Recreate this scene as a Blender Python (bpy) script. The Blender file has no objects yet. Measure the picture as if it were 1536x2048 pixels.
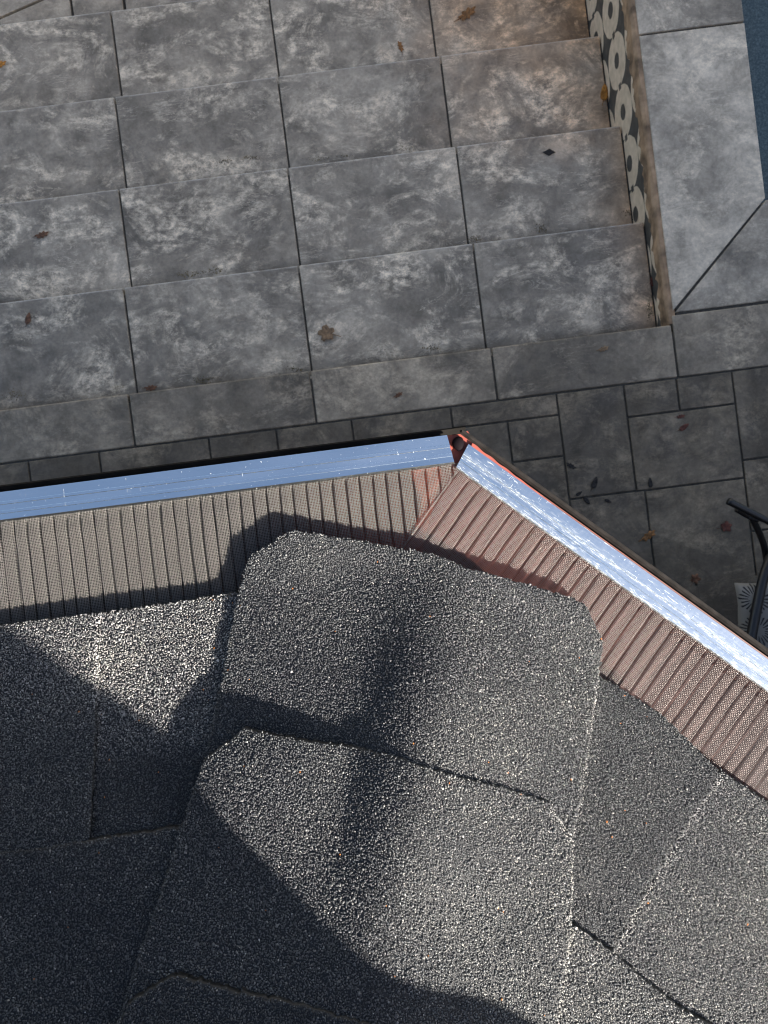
import bpy, bmesh, math, random
import numpy as np
from mathutils import Vector, Matrix, Euler
from mathutils.geometry import delaunay_2d_cdt

rng = np.random.default_rng(7)
random.seed(7)
SC = bpy.context.scene
COL = SC.collection
R_ = math.radians

# ------------------------------------------------------------------ camera
CAM_ROT = (-0.01228817, -0.00622487, -0.12735675)
CAM_Z = 3.1
FPX = 1551.46
cd = bpy.data.cameras.new("camera")
cam = bpy.data.objects.new("camera", cd)
COL.objects.link(cam)
cam.location = (0, 0, CAM_Z)
cam.rotation_euler = CAM_ROT
cd.sensor_fit = 'HORIZONTAL'
cd.sensor_width = 36.0
cd.lens = 36.0 * FPX / 1536
cd.clip_start = 0.02
cd.clip_end = 500
cd.dof.use_dof = True
cd.dof.focus_distance = 0.5
cd.dof.aperture_fstop = 44.0
SC.camera = cam
CR = np.array(Euler(CAM_ROT, 'XYZ').to_matrix())

# ------------------------------------------------------------------ sun and sky
SUN_AZ = R_(-47.0)      # direction towards the sun, from +X
SUN_EL = R_(33.5)
SUN = np.array([math.cos(SUN_AZ)*math.cos(SUN_EL), math.sin(SUN_AZ)*math.cos(SUN_EL), math.sin(SUN_EL)])
w = bpy.data.worlds.new("World")
SC.world = w
w.use_nodes = True
nt = w.node_tree
bg = nt.nodes['Background']
sky = nt.nodes.new('ShaderNodeTexSky')
sky.sky_type = 'NISHITA'
sky.sun_disc = False
sky.sun_elevation = SUN_EL
sky.sun_rotation = math.pi/2 - SUN_AZ      # rotation is measured clockwise from +Y
sky.dust_density = 2.2
sky.ozone_density = 0.8
bg.inputs['Strength'].default_value = 0.054
nt.links.new(sky.outputs['Color'], bg.inputs['Color'])
ld = bpy.data.lights.new("sun", 'SUN')
ld.energy = 5.0
ld.angle = R_(0.53)
ld.color = (1.0, 0.94, 0.855)
sun = bpy.data.objects.new("sun", ld)
COL.objects.link(sun)
sun.rotation_euler = Vector(SUN).to_track_quat('Z', 'Y').to_euler()
SC.view_settings.view_transform = 'Standard'
SC.view_settings.look = 'None'
SC.view_settings.exposure = 2.3
SC.view_settings.gamma = 1.0
SC.cycles.max_bounces = 8
SC.cycles.filter_width = 1.1


# ------------------------------------------------------------------ helpers
def ray(u, v):
    return CR @ np.array([(u-768)/FPX, -(v-1024)/FPX, -1.0])


def onz(u, v, z):
    d = ray(u, v)
    t = (z-CAM_Z)/d[2]
    return np.array([d[0]*t, d[1]*t, z])


def onsurf(u, v, zf, z0=2.53):
    z = z0
    for _ in range(12):
        p = onz(u, v, z)
        z = float(zf(np.array([p[0]]), np.array([p[1]]))[0])
    p = onz(u, v, z)
    return p


def tag(o, label=None, cat=None, group=None, kind=None):
    if label: o['label'] = label
    if cat: o['category'] = cat
    if group: o['group'] = group
    if kind: o['kind'] = kind
    return o


def empty(name, loc, label, cat, group=None):
    o = bpy.data.objects.new(name, None)
    COL.objects.link(o)
    o.location = loc
    o.empty_display_size = 0.05
    return tag(o, label, cat, group)


def link(name, me, mat=None, parent=None, smooth=False):
    o = bpy.data.objects.new(name, me)
    COL.objects.link(o)
    if mat is not None:
        for m in (mat if isinstance(mat, list) else [mat]):
            me.materials.append(m)
    if smooth:
        me.polygons.foreach_set('use_smooth', [True]*len(me.polygons))
    if parent is not None:
        o.parent = parent
        if any(parent.location):
            o.matrix_parent_inverse = Matrix.Translation(parent.location).inverted()
    return o


def mesh_np(name, verts, faces, tone=None, mat_idx=None):
    """verts (n,3); faces (m,k) array of equal size polygons, or list of such arrays"""
    if not isinstance(faces, list): faces = [faces]
    me = bpy.data.meshes.new(name)
    verts = np.asarray(verts, dtype=np.float32)
    me.vertices.add(len(verts))
    me.vertices.foreach_set('co', verts.ravel())
    loops = np.concatenate([np.asarray(f, dtype=np.int32).ravel() for f in faces])
    tot = np.concatenate([np.full(len(f), np.asarray(f).shape[1], dtype=np.int32) for f in faces])
    start = np.concatenate([[0], np.cumsum(tot)[:-1]]).astype(np.int32)
    me.loops.add(len(loops))
    me.loops.foreach_set('vertex_index', loops)
    me.polygons.add(len(tot))
    me.polygons.foreach_set('loop_start', start)
    me.polygons.foreach_set('loop_total', tot)
    if mat_idx is not None:
        me.polygons.foreach_set('material_index', np.asarray(mat_idx, dtype=np.int32))
    if tone is not None:
        at = me.attributes.new('tone', 'FLOAT', 'POINT')
        at.data.foreach_set('value', np.asarray(tone, dtype=np.float32))
    me.update(calc_edges=True)
    me.validate()
    return me


class MB:
    """collects simple shapes into one mesh"""
    def __init__(s): s.bm = bmesh.new()

    def box(s, x0, x1, y0, y1, z0, z1, rotz=0, bevel=0, seg=2):
        r = bmesh.ops.create_cube(s.bm, size=1)
        vs = r['verts']
        c = Vector(((x0+x1)/2, (y0+y1)/2, (z0+z1)/2))
        for v in vs:
            v.co = Vector((v.co.x*(x1-x0), v.co.y*(y1-y0), v.co.z*(z1-z0)))
            if rotz: v.co.rotate(Euler((0, 0, rotz)))
            v.co += c
        if bevel:
            es = list({e for v in vs for e in v.link_edges})
            bmesh.ops.bevel(s.bm, geom=es, offset=bevel, segments=seg, affect='EDGES', profile=.5)
        return s

    def prism(s, pts, z0, z1, bevel=0):
        a = [s.bm.verts.new((p[0], p[1], z1)) for p in pts]
        b = [s.bm.verts.new((p[0], p[1], z0)) for p in pts]
        f = s.bm.faces.new(a)
        s.bm.faces.new(b[::-1])
        n = len(pts)
        for i in range(n):
            s.bm.faces.new((a[i], b[i], b[(i+1) % n], a[(i+1) % n]))
        if bevel:
            bmesh.ops.bevel(s.bm, geom=list(f.edges), offset=bevel, segments=2, affect='EDGES', profile=.5)
        return s

    def tube(s, pts, r, n=10, caps=True):
        pts = [Vector(p) for p in pts]
        rs = r if isinstance(r, (list, tuple)) else [r]*len(pts)
        rings = []
        up = Vector((0.31, 0.22, 0.92)).normalized()
        for i, p in enumerate(pts):
            d = (pts[min(i+1, len(pts)-1)]-pts[max(i-1, 0)]).normalized()
            a = d.cross(up)
            if a.length < 1e-4: a = d.orthogonal()
            a.normalize()
            b = d.cross(a)
            rings.append([s.bm.verts.new(p+(a*math.cos(t)+b*math.sin(t))*rs[i]) for t in [2*math.pi*k/n for k in range(n)]])
        for q0, q1 in zip(rings, rings[1:]):
            for k in range(n):
                s.bm.faces.new((q0[k], q0[(k+1) % n], q1[(k+1) % n], q1[k]))
        if caps:
            s.bm.faces.new(rings[0][::-1])
            s.bm.faces.new(rings[-1])
        return s

    def build(s, name, mat, parent=None, smooth=False):
        bmesh.ops.recalc_face_normals(s.bm, faces=s.bm.faces)
        me = bpy.data.meshes.new(name)
        s.bm.to_mesh(me)
        s.bm.free()
        return link(name, me, mat, parent, smooth)


def smoothline(pts, n=6):
    """Catmull-Rom through points"""
    pts = [Vector(p) for p in pts]
    out = []
    P = [pts[0]]+pts+[pts[-1]]
    for i in range(1, len(P)-2):
        for k in range(n):
            t = k/n
            a, b, c, d = P[i-1], P[i], P[i+1], P[i+2]
            out.append(0.5*((2*b)+(c-a)*t+(2*a-5*b+4*c-d)*t*t+(3*b-a-3*c+d)*t**3))
    out.append(pts[-1])
    return out


def inpoly(px, py, poly):
    poly = np.asarray(poly)
    c = np.zeros(len(px), bool)
    x0, y0 = poly[:, 0], poly[:, 1]
    x1, y1 = np.roll(x0, -1), np.roll(y0, -1)
    for a, b, cc, d in zip(x0, y0, x1, y1):
        if b == d: continue
        m = ((b > py) != (d > py)) & (px < (cc-a)*(py-b)/(d-b)+a)
        c ^= m
    return c


# ------------------------------------------------------------------ materials
def newmat(name):
    m = bpy.data.materials.new(name)
    m.use_nodes = True
    n = m.node_tree
    return m, n, n.nodes['Principled BSDF']


def N(nt, typ, **kw):
    n = nt.nodes.new(typ)
    for k, v in kw.items():
        if k.startswith('i_'):
            key = k[2:]
            n.inputs[int(key) if key.isdigit() else key.replace('_', ' ')].default_value = v
        else:
            setattr(n, k, v)
    return n


def L(nt, a, b): nt.links.new(a, b)


def ramp(nt, src, stops, interp='LINEAR'):
    r = nt.nodes.new('ShaderNodeValToRGB')
    r.color_ramp.interpolation = interp
    e = r.color_ramp.elements
    while len(e) > 1: e.remove(e[-1])
    for i, (p, c) in enumerate(stops):
        x = e[0] if i == 0 else e.new(p)
        x.position = p
        x.color = (c, c, c, 1) if isinstance(c, (int, float)) else (*c, 1)
    L(nt, src, r.inputs[0])
    return r


def mix(nt, fac, a, b, blend='MIX'):
    m = nt.nodes.new('ShaderNodeMix')
    m.data_type = 'RGBA'
    m.blend_type = blend
    for s, v in ((0, fac), (6, a), (7, b)):
        if hasattr(v, 'is_linked') or hasattr(v, 'links'): L(nt, v, m.inputs[s])
        elif isinstance(v, (int, float)): m.inputs[s].default_value = v if s == 0 else (v, v, v, 1)
        else: m.inputs[s].default_value = (*v, 1)
    return m.outputs[2]


def math_(nt, op, a, b=None, c=None):
    m = nt.nodes.new('ShaderNodeMath')
    m.operation = op
    for i, v in enumerate((a, b, c)):
        if v is None: continue
        if hasattr(v, 'links'): L(nt, v, m.inputs[i])
        else: m.inputs[i].default_value = v
    return m.outputs[0]


def simple(name, col, rough=.6, metal=0, noise=0.0, nscale=40, spec=.5):
    m, n, b = newmat(name)
    b.inputs['Roughness'].default_value = rough
    b.inputs['Metallic'].default_value = metal
    b.inputs['Specular IOR Level'].default_value = spec
    if noise:
        tc = N(n, 'ShaderNodeTexCoord')
        nz = N(n, 'ShaderNodeTexNoise', i_Scale=nscale, i_Detail=6)
        L(n, tc.outputs['Object'], nz.inputs['Vector'])
        r = ramp(n, nz.outputs['Fac'], [(.3, tuple(c*(1-noise) for c in col)), (.7, tuple(min(1, c*(1+noise)) for c in col))])
        L(n, r.outputs[0], b.inputs['Base Color'])
    else:
        b.inputs['Base Color'].default_value = (*col, 1)
    return m


def granule_mat():
    m, n, b = newmat('mineral_granules')
    a = N(n, 'ShaderNodeAttribute', attribute_name='tone')
    r = ramp(n, a.outputs['Fac'], [(0, .009), (.25, (.027, .029, .033)), (.5, (.066, .069, .073)), (.72, (.128, .129, .130)),
                                   (.88, (.25, .245, .23)), (.97, (.36, .35, .33)), (.985, (.4, .39, .37)), (1, (.4, .15, .04))])
    # broad weathering and dust along the courses
    tc = N(n, 'ShaderNodeTexCoord')
    nz = N(n, 'ShaderNodeTexNoise', i_Scale=14, i_Detail=4)
    L(n, tc.outputs['Object'], nz.inputs['Vector'])
    k = ramp(n, nz.outputs['Fac'], [(.3, (.82, .82, .84)), (.7, (1.22, 1.20, 1.14))])
    L(n, mix(n, 1.0, r.outputs[0], k.outputs[0], 'MULTIPLY'), b.inputs['Base Color'])
    b.inputs['Roughness'].default_value = .52
    b.inputs['Specular IOR Level'].default_value = .32
    return m


Y0, D = 0.5555, 0.45958


def stone_mat(name, base=.24, warm=0.0, white=.5, stain=False, dirt=.5, vein=1.0):
    m, n, b = newmat(name)
    tc = N(n, 'ShaderNodeTexCoord')
    oi = N(n, 'ShaderNodeObjectInfo')
    vm = N(n, 'ShaderNodeVectorMath', operation='SCALE')
    comb = N(n, 'ShaderNodeCombineXYZ')
    L(n, oi.outputs['Random'], comb.inputs[0])
    r2 = math_(n, 'FRACT', math_(n, 'MULTIPLY', oi.outputs['Random'], 37.7))
    L(n, r2, comb.inputs[1]); L(n, r2, comb.inputs[2])
    L(n, comb.outputs[0], vm.inputs[0]); vm.inputs['Scale'].default_value = 40
    ad = N(n, 'ShaderNodeVectorMath', operation='ADD')
    L(n, tc.outputs['Object'], ad.inputs[0]); L(n, vm.outputs[0], ad.inputs[1])
    V = ad.outputs[0]

    def noise(s, d=8, ro=.55, dist=0.0, vec=V):
        z = N(n, 'ShaderNodeTexNoise', i_Scale=s, i_Detail=d, i_Roughness=ro, i_Distortion=dist)
        L(n, vec, z.inputs['Vector'])
        return z.outputs['Fac']
    big = ramp(n, noise(2.6, 5, .55, .6), [(.30, base*.5), (.5, base*.95), (.70, base*1.55)])
    mid = ramp(n, noise(11, 8, .62, .4), [(.3, .66), (.5, .98), (.72, 1.32)])
    c = mix(n, 1.0, big.outputs[0], mid.outputs[0], 'MULTIPLY')
    fine = ramp(n, noise(70, 6, .7), [(.25, .74), (.75, 1.28)])
    c = mix(n, 1.0, c, fine.outputs[0], 'MULTIPLY')
    # pale lime bloom in clouds
    mpb = N(n, 'ShaderNodeMapping'); mpb.inputs['Scale'].default_value = (.9, 1.2, 1)
    mpb.inputs['Rotation'].default_value = (0, 0, .12)
    L(n, V, mpb.inputs['Vector'])
    wm = math_(n, 'MULTIPLY', ramp(n, noise(4.2, 10, .74, .7, mpb.outputs[0]), [(.475, 0), (.61, 1)]).outputs[0],
               ramp(n, noise(22, 10, .82, 0.0, mpb.outputs[0]), [(.43, 0.0), (.58, 1)]).outputs[0])
    c = mix(n, math_(n, 'MULTIPLY', wm, white), c, (.74, .73, .71))
    # thin pale veins and scuffs
    mp = N(n, 'ShaderNodeMapping'); mp.inputs['Scale'].default_value = (2.2, 9, 9)
    mp.inputs['Rotation'].default_value = (0, 0, .15)
    L(n, V, mp.inputs['Vector'])
    sc = math_(n, 'MULTIPLY', ramp(n, noise(2.2, 4, .6, 1.5, mp.outputs[0]), [(.485, 0), (.5, 1), (.515, 0)]).outputs[0],
               ramp(n, noise(5, 2, .5), [(.52, 0), (.64, .8)]).outputs[0])
    c = mix(n, math_(n, 'MULTIPLY', sc, vein), c, (.55, .55, .55))
    # dark damp blotches
    dk = math_(n, 'MULTIPLY', ramp(n, noise(7, 8, .7, .8), [(.55, 0), (.75, 1)]).outputs[0], dirt)
    c = mix(n, dk, c, (.045, .045, .042))
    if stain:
        # warm glow painted towards wall and lower steps, with brown stain along the wall
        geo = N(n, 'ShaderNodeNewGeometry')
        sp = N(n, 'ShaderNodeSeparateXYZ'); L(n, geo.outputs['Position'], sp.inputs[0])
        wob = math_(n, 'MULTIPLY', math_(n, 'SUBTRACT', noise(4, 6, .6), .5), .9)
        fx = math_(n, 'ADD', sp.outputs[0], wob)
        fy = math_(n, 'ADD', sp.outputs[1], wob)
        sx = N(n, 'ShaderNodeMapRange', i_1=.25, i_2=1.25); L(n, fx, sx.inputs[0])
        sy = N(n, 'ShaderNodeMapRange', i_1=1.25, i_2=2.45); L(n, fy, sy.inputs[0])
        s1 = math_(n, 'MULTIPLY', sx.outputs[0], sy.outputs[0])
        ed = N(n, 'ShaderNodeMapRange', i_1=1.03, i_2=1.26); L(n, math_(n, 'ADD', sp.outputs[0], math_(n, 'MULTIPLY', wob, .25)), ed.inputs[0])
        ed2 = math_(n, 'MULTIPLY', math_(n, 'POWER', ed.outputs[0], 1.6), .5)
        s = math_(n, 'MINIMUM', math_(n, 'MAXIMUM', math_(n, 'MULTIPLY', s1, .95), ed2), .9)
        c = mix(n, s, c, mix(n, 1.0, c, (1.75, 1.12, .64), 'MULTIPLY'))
    c = mix(n, 1.0, c, (1.20, 1.04, .81), 'MULTIPLY')
    if warm:
        c = mix(n, warm, c, mix(n, 1.0, c, (1.08, 1.0, .88), 'MULTIPLY'))
    # each slab has its own depth of grey
    tv = N(n, 'ShaderNodeMapRange', i_3=.86, i_4=1.16)
    L(n, math_(n, 'FRACT', math_(n, 'MULTIPLY', oi.outputs['Random'], 91.3)), tv.inputs[0])
    tcx = N(n, 'ShaderNodeCombineXYZ')
    for q in range(3): L(n, tv.outputs[0], tcx.inputs[q])
    c = mix(n, 1.0, c, tcx.outputs[0], 'MULTIPLY')
    if stain:
        # dirt caught at the back of each tread, worn pale arris at its front
        fr_ = math_(n, 'MULTIPLY', math_(n, 'FRACT', math_(n, 'DIVIDE', math_(n, 'SUBTRACT', sp.outputs[1], Y0), D)), D)
        bk_ = ramp(n, math_(n, 'ADD', fr_, math_(n, 'MULTIPLY', math_(n, 'SUBTRACT', noise(16, 6, .7), .5), .07)), [(.0, .9), (.02, .75), (.07, 0)])
        c = mix(n, math_(n, 'MULTIPLY', bk_.outputs[0], ramp(n, noise(5, 4, .6), [(.35, .25), (.62, 1)]).outputs[0]), c, (.075, .058, .036))
        ar = ramp(n, fr_, [(D-.007, 0), (D-.004, .6)])
        c = mix(n, math_(n, 'MULTIPLY', ar.outputs[0], ramp(n, noise(30, 4, .7), [(.35, .2), (.6, 1)]).outputs[0]), c, (.62, .6, .56))
    L(n, c, b.inputs['Base Color'])
    rr = ramp(n, noise(9, 6, .6), [(.3, .5), (.7, .8)])
    L(n, rr.outputs[0], b.inputs['Roughness'])
    bp = N(n, 'ShaderNodeBump', i_Strength=.25, i_Distance=.004)
    L(n, noise(60, 8, .65), bp.inputs['Height'])
    L(n, bp.outputs[0], b.inputs['Normal'])
    return m


_r = ray(1233.5, 122); _t = 1.241/_r[0]
TILE_OY = .5-(_r[1]*_t)/.218
TILE_OZ = .5-(CAM_Z+_r[2]*_t)/.218


def tile_mat():
    m, n, b = newmat('ring_tiles')
    geo = N(n, 'ShaderNodeNewGeometry')
    nz = N(n, 'ShaderNodeTexNoise', i_Scale=14, i_Detail=3); L(n, geo.outputs['Position'], nz.inputs['Vector'])
    sp = N(n, 'ShaderNodeSeparateXYZ'); L(n, geo.outputs['Position'], sp.inputs[0])
    P = .218
    wob = math_(n, 'MULTIPLY', math_(n, 'SUBTRACT', nz.outputs['Fac'], .5), .10)
    fy = math_(n, 'SUBTRACT', math_(n, 'FRACT', math_(n, 'ADD', math_(n, 'DIVIDE', sp.outputs[1], P), TILE_OY)), .5)
    fz = math_(n, 'SUBTRACT', math_(n, 'FRACT', math_(n, 'ADD', math_(n, 'DIVIDE', sp.outputs[2], P), TILE_OZ)), .5)
    d = math_(n, 'SQRT', math_(n, 'ADD', math_(n, 'MULTIPLY', fy, fy), math_(n, 'MULTIPLY', fz, fz)))
    d = math_(n, 'ADD', d, wob)
    outer = ramp(n, d, [(0, 1), (.49, 1), (.505, 0)])
    inner = ramp(n, d, [(0, 0), (.135, 0), (.155, 1)])
    tick = ramp(n, math_(n, 'ABSOLUTE', fz), [(.06, 1), (.075, 0)])
    tick2 = ramp(n, math_(n, 'ABSOLUTE', fy), [(.43, 0), (.45, 1)])
    ring = math_(n, 'MULTIPLY', outer.outputs[0], inner.outputs[0])
    ring = math_(n, 'MULTIPLY', ring, math_(n, 'SUBTRACT', 1.0, math_(n, 'MULTIPLY', tick.outputs[0], tick2.outputs[0])))
    n2 = N(n, 'ShaderNodeTexNoise', i_Scale=30, i_Detail=6); L(n, geo.outputs['Position'], n2.inputs['Vector'])
    cr = ramp(n, n2.outputs['Fac'], [(.3, (.55, .45, .32)), (.7, (.74, .61, .46))])
    dkc = ramp(n, n2.outputs['Fac'], [(.3, (.045, .042, .038)), (.7, (.09, .085, .075))])
    L(n, mix(n, ring, dkc.outputs[0], cr.outputs[0]), b.inputs['Base Color'])
    b.inputs['Roughness'].default_value = .6
    return m


def alu_mat(name, worn):
    m, n, b = newmat(name)
    tc = N(n, 'ShaderNodeTexCoord')
    uv = tc.outputs['UV']
    b.inputs['Metallic'].default_value = 1.0
    b.inputs['Base Color'].default_value = (.72, .76, .82, 1)

    def noise(scale, s, d=6, ro=.6):
        mp = N(n, 'ShaderNodeMapping'); mp.inputs['Scale'].default_value = scale
        L(n, uv, mp.inputs['Vector'])
        z = N(n, 'ShaderNodeTexNoise', i_Scale=s, i_Detail=d, i_Roughness=ro)
        L(n, mp.outputs[0], z.inputs['Vector'])
        return z.outputs['Fac']
    # u along the strip in metres, v across 0..1
    su = N(n, 'ShaderNodeSeparateXYZ'); L(n, uv, su.inputs[0])
    streak = noise((14, 9, 1), 1.0, 8, .75)
    speck = noise((140, 16, 1), 1.0, 5, .7)
    lo, hi = (.58, .70) if worn else (.70, .80)
    w1 = ramp(n, streak, [(lo-.06, 0), (hi, 1)]).outputs[0]
    w2 = ramp(n, speck, [(.5, 0), (.62, 1)]).outputs[0]
    ox = math_(n, 'MULTIPLY', w1, w2)
    cross = ramp(n, noise((900, .5, 1), 1.0, 2, .5), [(.69, 0), (.72, 1)]).outputs[0]
    msk = ramp(n, noise((30, 5, 1), 1.0, 3, .5), [(.52, 0), (.6, 1)]).outputs[0]
    ox2 = math_(n, 'MULTIPLY', cross, msk)
    pt = ramp(n, noise((420, 11, 1), 1.0, 2, .6), [(.70, 0), (.74, 1)]).outputs[0]
    ox = math_(n, 'MINIMUM', math_(n, 'ADD', math_(n, 'ADD', ox, math_(n, 'MULTIPLY', ox2, .8 if worn else .25)), math_(n, 'MULTIPLY', pt, .5 if worn else .4)), 1.0)
    if worn:
        # dull oxidised bands: near the mesh side and the middle rib
        e = ramp(n, math_(n, 'ADD', su.outputs[1], math_(n, 'MULTIPLY', math_(n, 'SUBTRACT', streak, .5), .9)), [(.02, 1), (.24, .15), (.38, .0), (.52, .75), (.64, .1), (1, 0)]).outputs[0]
        ox = math_(n, 'MINIMUM', math_(n, 'ADD', ox, math_(n, 'MULTIPLY', e, math_(n, 'ADD', .10, math_(n, 'MULTIPLY', w2, .5)))), 1.0)
    rr = ramp(n, noise((6, 30, 1), 1.0, 6, .7), [(.3, .10), (.7, .20)])
    L(n, math_(n, 'ADD', rr.outputs[0], math_(n, 'MULTIPLY', ox, .5)), b.inputs['Roughness'])
    L(n, math_(n, 'SUBTRACT', 1.0, math_(n, 'MULTIPLY', ox, .8)), b.inputs['Metallic'])
    L(n, mix(n, ox, (.82, .86, .86), (.16, .17, .18)), b.inputs['Base Color'])
    bp = N(n, 'ShaderNodeBump', i_Strength=.12, i_Distance=.0006)
    L(n, noise((8, 60, 1), 1.0, 6, .7), bp.inputs['Height'])
    L(n, bp.outputs[0], b.inputs['Normal'])
    return m


M_GRAN = granule_mat()
M_FELT = simple('bitumen_felt', (.018, .018, .02), .8, noise=.3, nscale=200)
M_TREAD = stone_mat('step_stone', .235, white=1.0, stain=True, dirt=.55)  # stain covers painted warm glow, brown wall stain and tread dirt
M_STRIP = stone_mat('edge_stone', .215, warm=.5, white=.45, dirt=.5, vein=.3)
M_PAVE = stone_mat('patio_stone_shaded', .09, warm=.9, white=.22, dirt=1.0, vein=.12)  # base darkened to carry the shade beside the house
M_LOW = stone_mat('lower_paver_stone', .30, white=.4, dirt=.3)
M_COPE = stone_mat('coping_stone', .31, white=.7, dirt=.5)
M_JOINT = simple('joint_dirt', (.062, .056, .045), .9, noise=.4, nscale=60)
M_TILE = tile_mat()
M_MORTAR = simple('stained_mortar', (.30, .20, .12), .85, noise=.6, nscale=18)
M_WIRE = simple('stainless_wire', (.195, .182, .168), .40, metal=.75)
M_WIRE_R = simple('stainless_wire_tinted', (.19, .165, .155), .40, metal=.75)
M_ALU = alu_mat('clean_aluminium', False)
M_ALU_W = alu_mat('scratched_aluminium', True)
M_LIP = simple('dark_bronze_paint', (.007, .006, .005), .7, noise=.4, nscale=90, spec=.06)
M_LIP_R = simple('weathered_grey_lip', (.016, .0135, .012), .8, noise=.5, nscale=140, spec=.15)
M_RED = simple('red_oxide_primer', (.17, .028, .015), .6, noise=.25, nscale=70)
M_TROUGH_R, _n, _b = newmat('faded_red_gutter')
_tc = N(_n, 'ShaderNodeTexCoord'); _sp = N(_n, 'ShaderNodeSeparateXYZ'); L(_n, _tc.outputs['Object'], _sp.inputs[0])
_nz = N(_n, 'ShaderNodeTexNoise', i_Scale=14, i_Detail=6); L(_n, _tc.outputs['Object'], _nz.inputs['Vector'])
_mr = N(_n, 'ShaderNodeMapRange', i_1=.08, i_2=.40)
L(_n, math_(_n, 'ADD', _sp.outputs[0], math_(_n, 'MULTIPLY', math_(_n, 'SUBTRACT', _nz.outputs['Fac'], .5), .2)), _mr.inputs[0])
L(_n, mix(_n, _mr.outputs[0], (.135, .034, .022), (.065, .035, .028)), _b.inputs['Base Color'])
M_TROUGH_L, _n, _b = newmat('gutter_red_to_dark')  # red near the corner, dark brown further along the left run
_tc = N(_n, 'ShaderNodeTexCoord'); _sp = N(_n, 'ShaderNodeSeparateXYZ'); L(_n, _tc.outputs['Object'], _sp.inputs[0])
_nz = N(_n, 'ShaderNodeTexNoise', i_Scale=12, i_Detail=6); L(_n, _tc.outputs['Object'], _nz.inputs['Vector'])
_mr = N(_n, 'ShaderNodeMapRange', i_1=-.12, i_2=.08)
L(_n, math_(_n, 'ADD', _sp.outputs[0], math_(_n, 'MULTIPLY', math_(_n, 'SUBTRACT', _nz.outputs['Fac'], .5), .15)), _mr.inputs[0])
L(_n, mix(_n, _mr.outputs[0], (.028, .024, .022), (.30, .06, .028)), _b.inputs['Base Color'])
M_PURPLE = simple('dried_sealant', (.004, .002, .003), .8, spec=.08)
M_BLACK = simple('black_metal', (.008, .008, .009), .4)
M_WALL = simple('dark_brick_wall', (.10, .085, .075), .85, noise=.08, nscale=8)
M_SOIL = simple('lawn_soil', (.06, .07, .035), .95, noise=.4, nscale=6)

# ------------------------------------------------------------------ the setting: ground, steps, pool
Y0, X1, W, D, RI, S_, XR = 0.5555, -0.9366, 0.72904, 0.45958, 0.12369, 0.2090, 1.2410
J = .0037           # half a joint
LOWZ = -5*RI

o = MB().prism([(-120, -120), (120, -120), (120, 120), (-120, 120)], LOWZ-.3, LOWZ-.06).build('ground', M_SOIL)
tag(o, 'dark soil and lawn around the stone terrace', 'ground', kind='structure')

# raised bed of the terrace, under the pavers (dark joint filling shows between stones)
mb = MB()
mb.box(-6, 6.5, -6, Y0-.03, LOWZ-.1, -.007)
mb.box(XR+.034, 6.5, Y0-.03, .97, LOWZ-.1, -.0075)
mb.box(XR+.034, 1.66, .97, 7, LOWZ-.1, -.008)
for k in range(1, 5):
    mb.box(-6, XR+.02, Y0-.03+(k-1)*D, Y0-.03+k*D, LOWZ-.1, -k*RI-.008)
o = mb.build('terrace_base', M_JOINT)
tag(o, 'dark mortar bed filling the joints under the terrace stones', 'terrace base', kind='structure')

# lower pavement at the foot of the steps
lowbed = MB().box(-6, XR+.02, Y0-.03+4*D, 8, LOWZ-.1, LOWZ-.017).build('lower_pavement_bed', M_JOINT)
tag(lowbed, 'dark bed under the pavers at the foot of the steps', 'pavement', kind='structure')
mb = MB()
yb = Y0+4*D-.06
def paver(mb, x0, x1, y0, y1, z=0.0, t=.03, j=J, bev=.003):
    mb.box(x0+j, x1-j, y0+j, y1-j, z-t, z, bevel=bev)
for x0, x1 in ((-2.6, -1.9), (-1.9, -1.50)):
    paver(mb, x0, x1, yb, yb+.5, LOWZ)
mb.prism([(-1.495, yb), (-1.153, yb), (-1.156, 2.60), (-1.495, 2.500)], LOWZ-.03, LOWZ, .003)
mb.prism([(-1.495, 2.512), (-1.156, 2.612), (-1.156, 3.1), (-1.495, 3.1)], LOWZ-.03, LOWZ, .003)
mb.prism([(-1.142, yb), (-.906, yb), (-.912, 2.9), (-1.146, 2.9)], LOWZ-.03, LOWZ, .003)
xs = [-.897, -.45, .1, .6, 1.23]
for a, b in zip(xs, xs[1:]): paver(mb, a, b, yb, 3.0, LOWZ)
for a in np.arange(-3, 1.2, .7): paver(mb, a, min(a+.7, 1.24), 3.1, 3.7, LOWZ)
o = mb.build('lower_pavement', M_LOW)
tag(o, 'pale grey pavers laid at the foot of the steps', 'pavement', kind='structure')

# the flight of stone steps, each slab a part
steps = empty('garden_steps', (0, Y0, -RI), 'flight of wide mottled grey stone steps descending beside the patterned tile wall', 'steps')
JX = {0: [(-6.0, 0)], }
for k in range(1, 5):
    ya, yb2 = Y0+(k-1)*D-.03, Y0+k*D
    js = [X1+i*W for i in range(-3, 4)]
    js[-1] = XR
    for a, b in zip(js, js[1:]):
        last = b == XR
        dz = random.uniform(-.0012, .0012)
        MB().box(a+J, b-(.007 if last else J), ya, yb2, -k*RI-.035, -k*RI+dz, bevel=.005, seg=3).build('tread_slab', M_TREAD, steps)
    # riser stones under each nosing
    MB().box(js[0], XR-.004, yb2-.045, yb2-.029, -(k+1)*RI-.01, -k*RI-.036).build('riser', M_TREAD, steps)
js = [X1+i*W for i in range(-3, 4)]
MB().box(js[0], X1+3*W, Y0-.045, Y0-.029, -RI-.01, -.036).build('riser', M_TREAD, steps)

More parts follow.
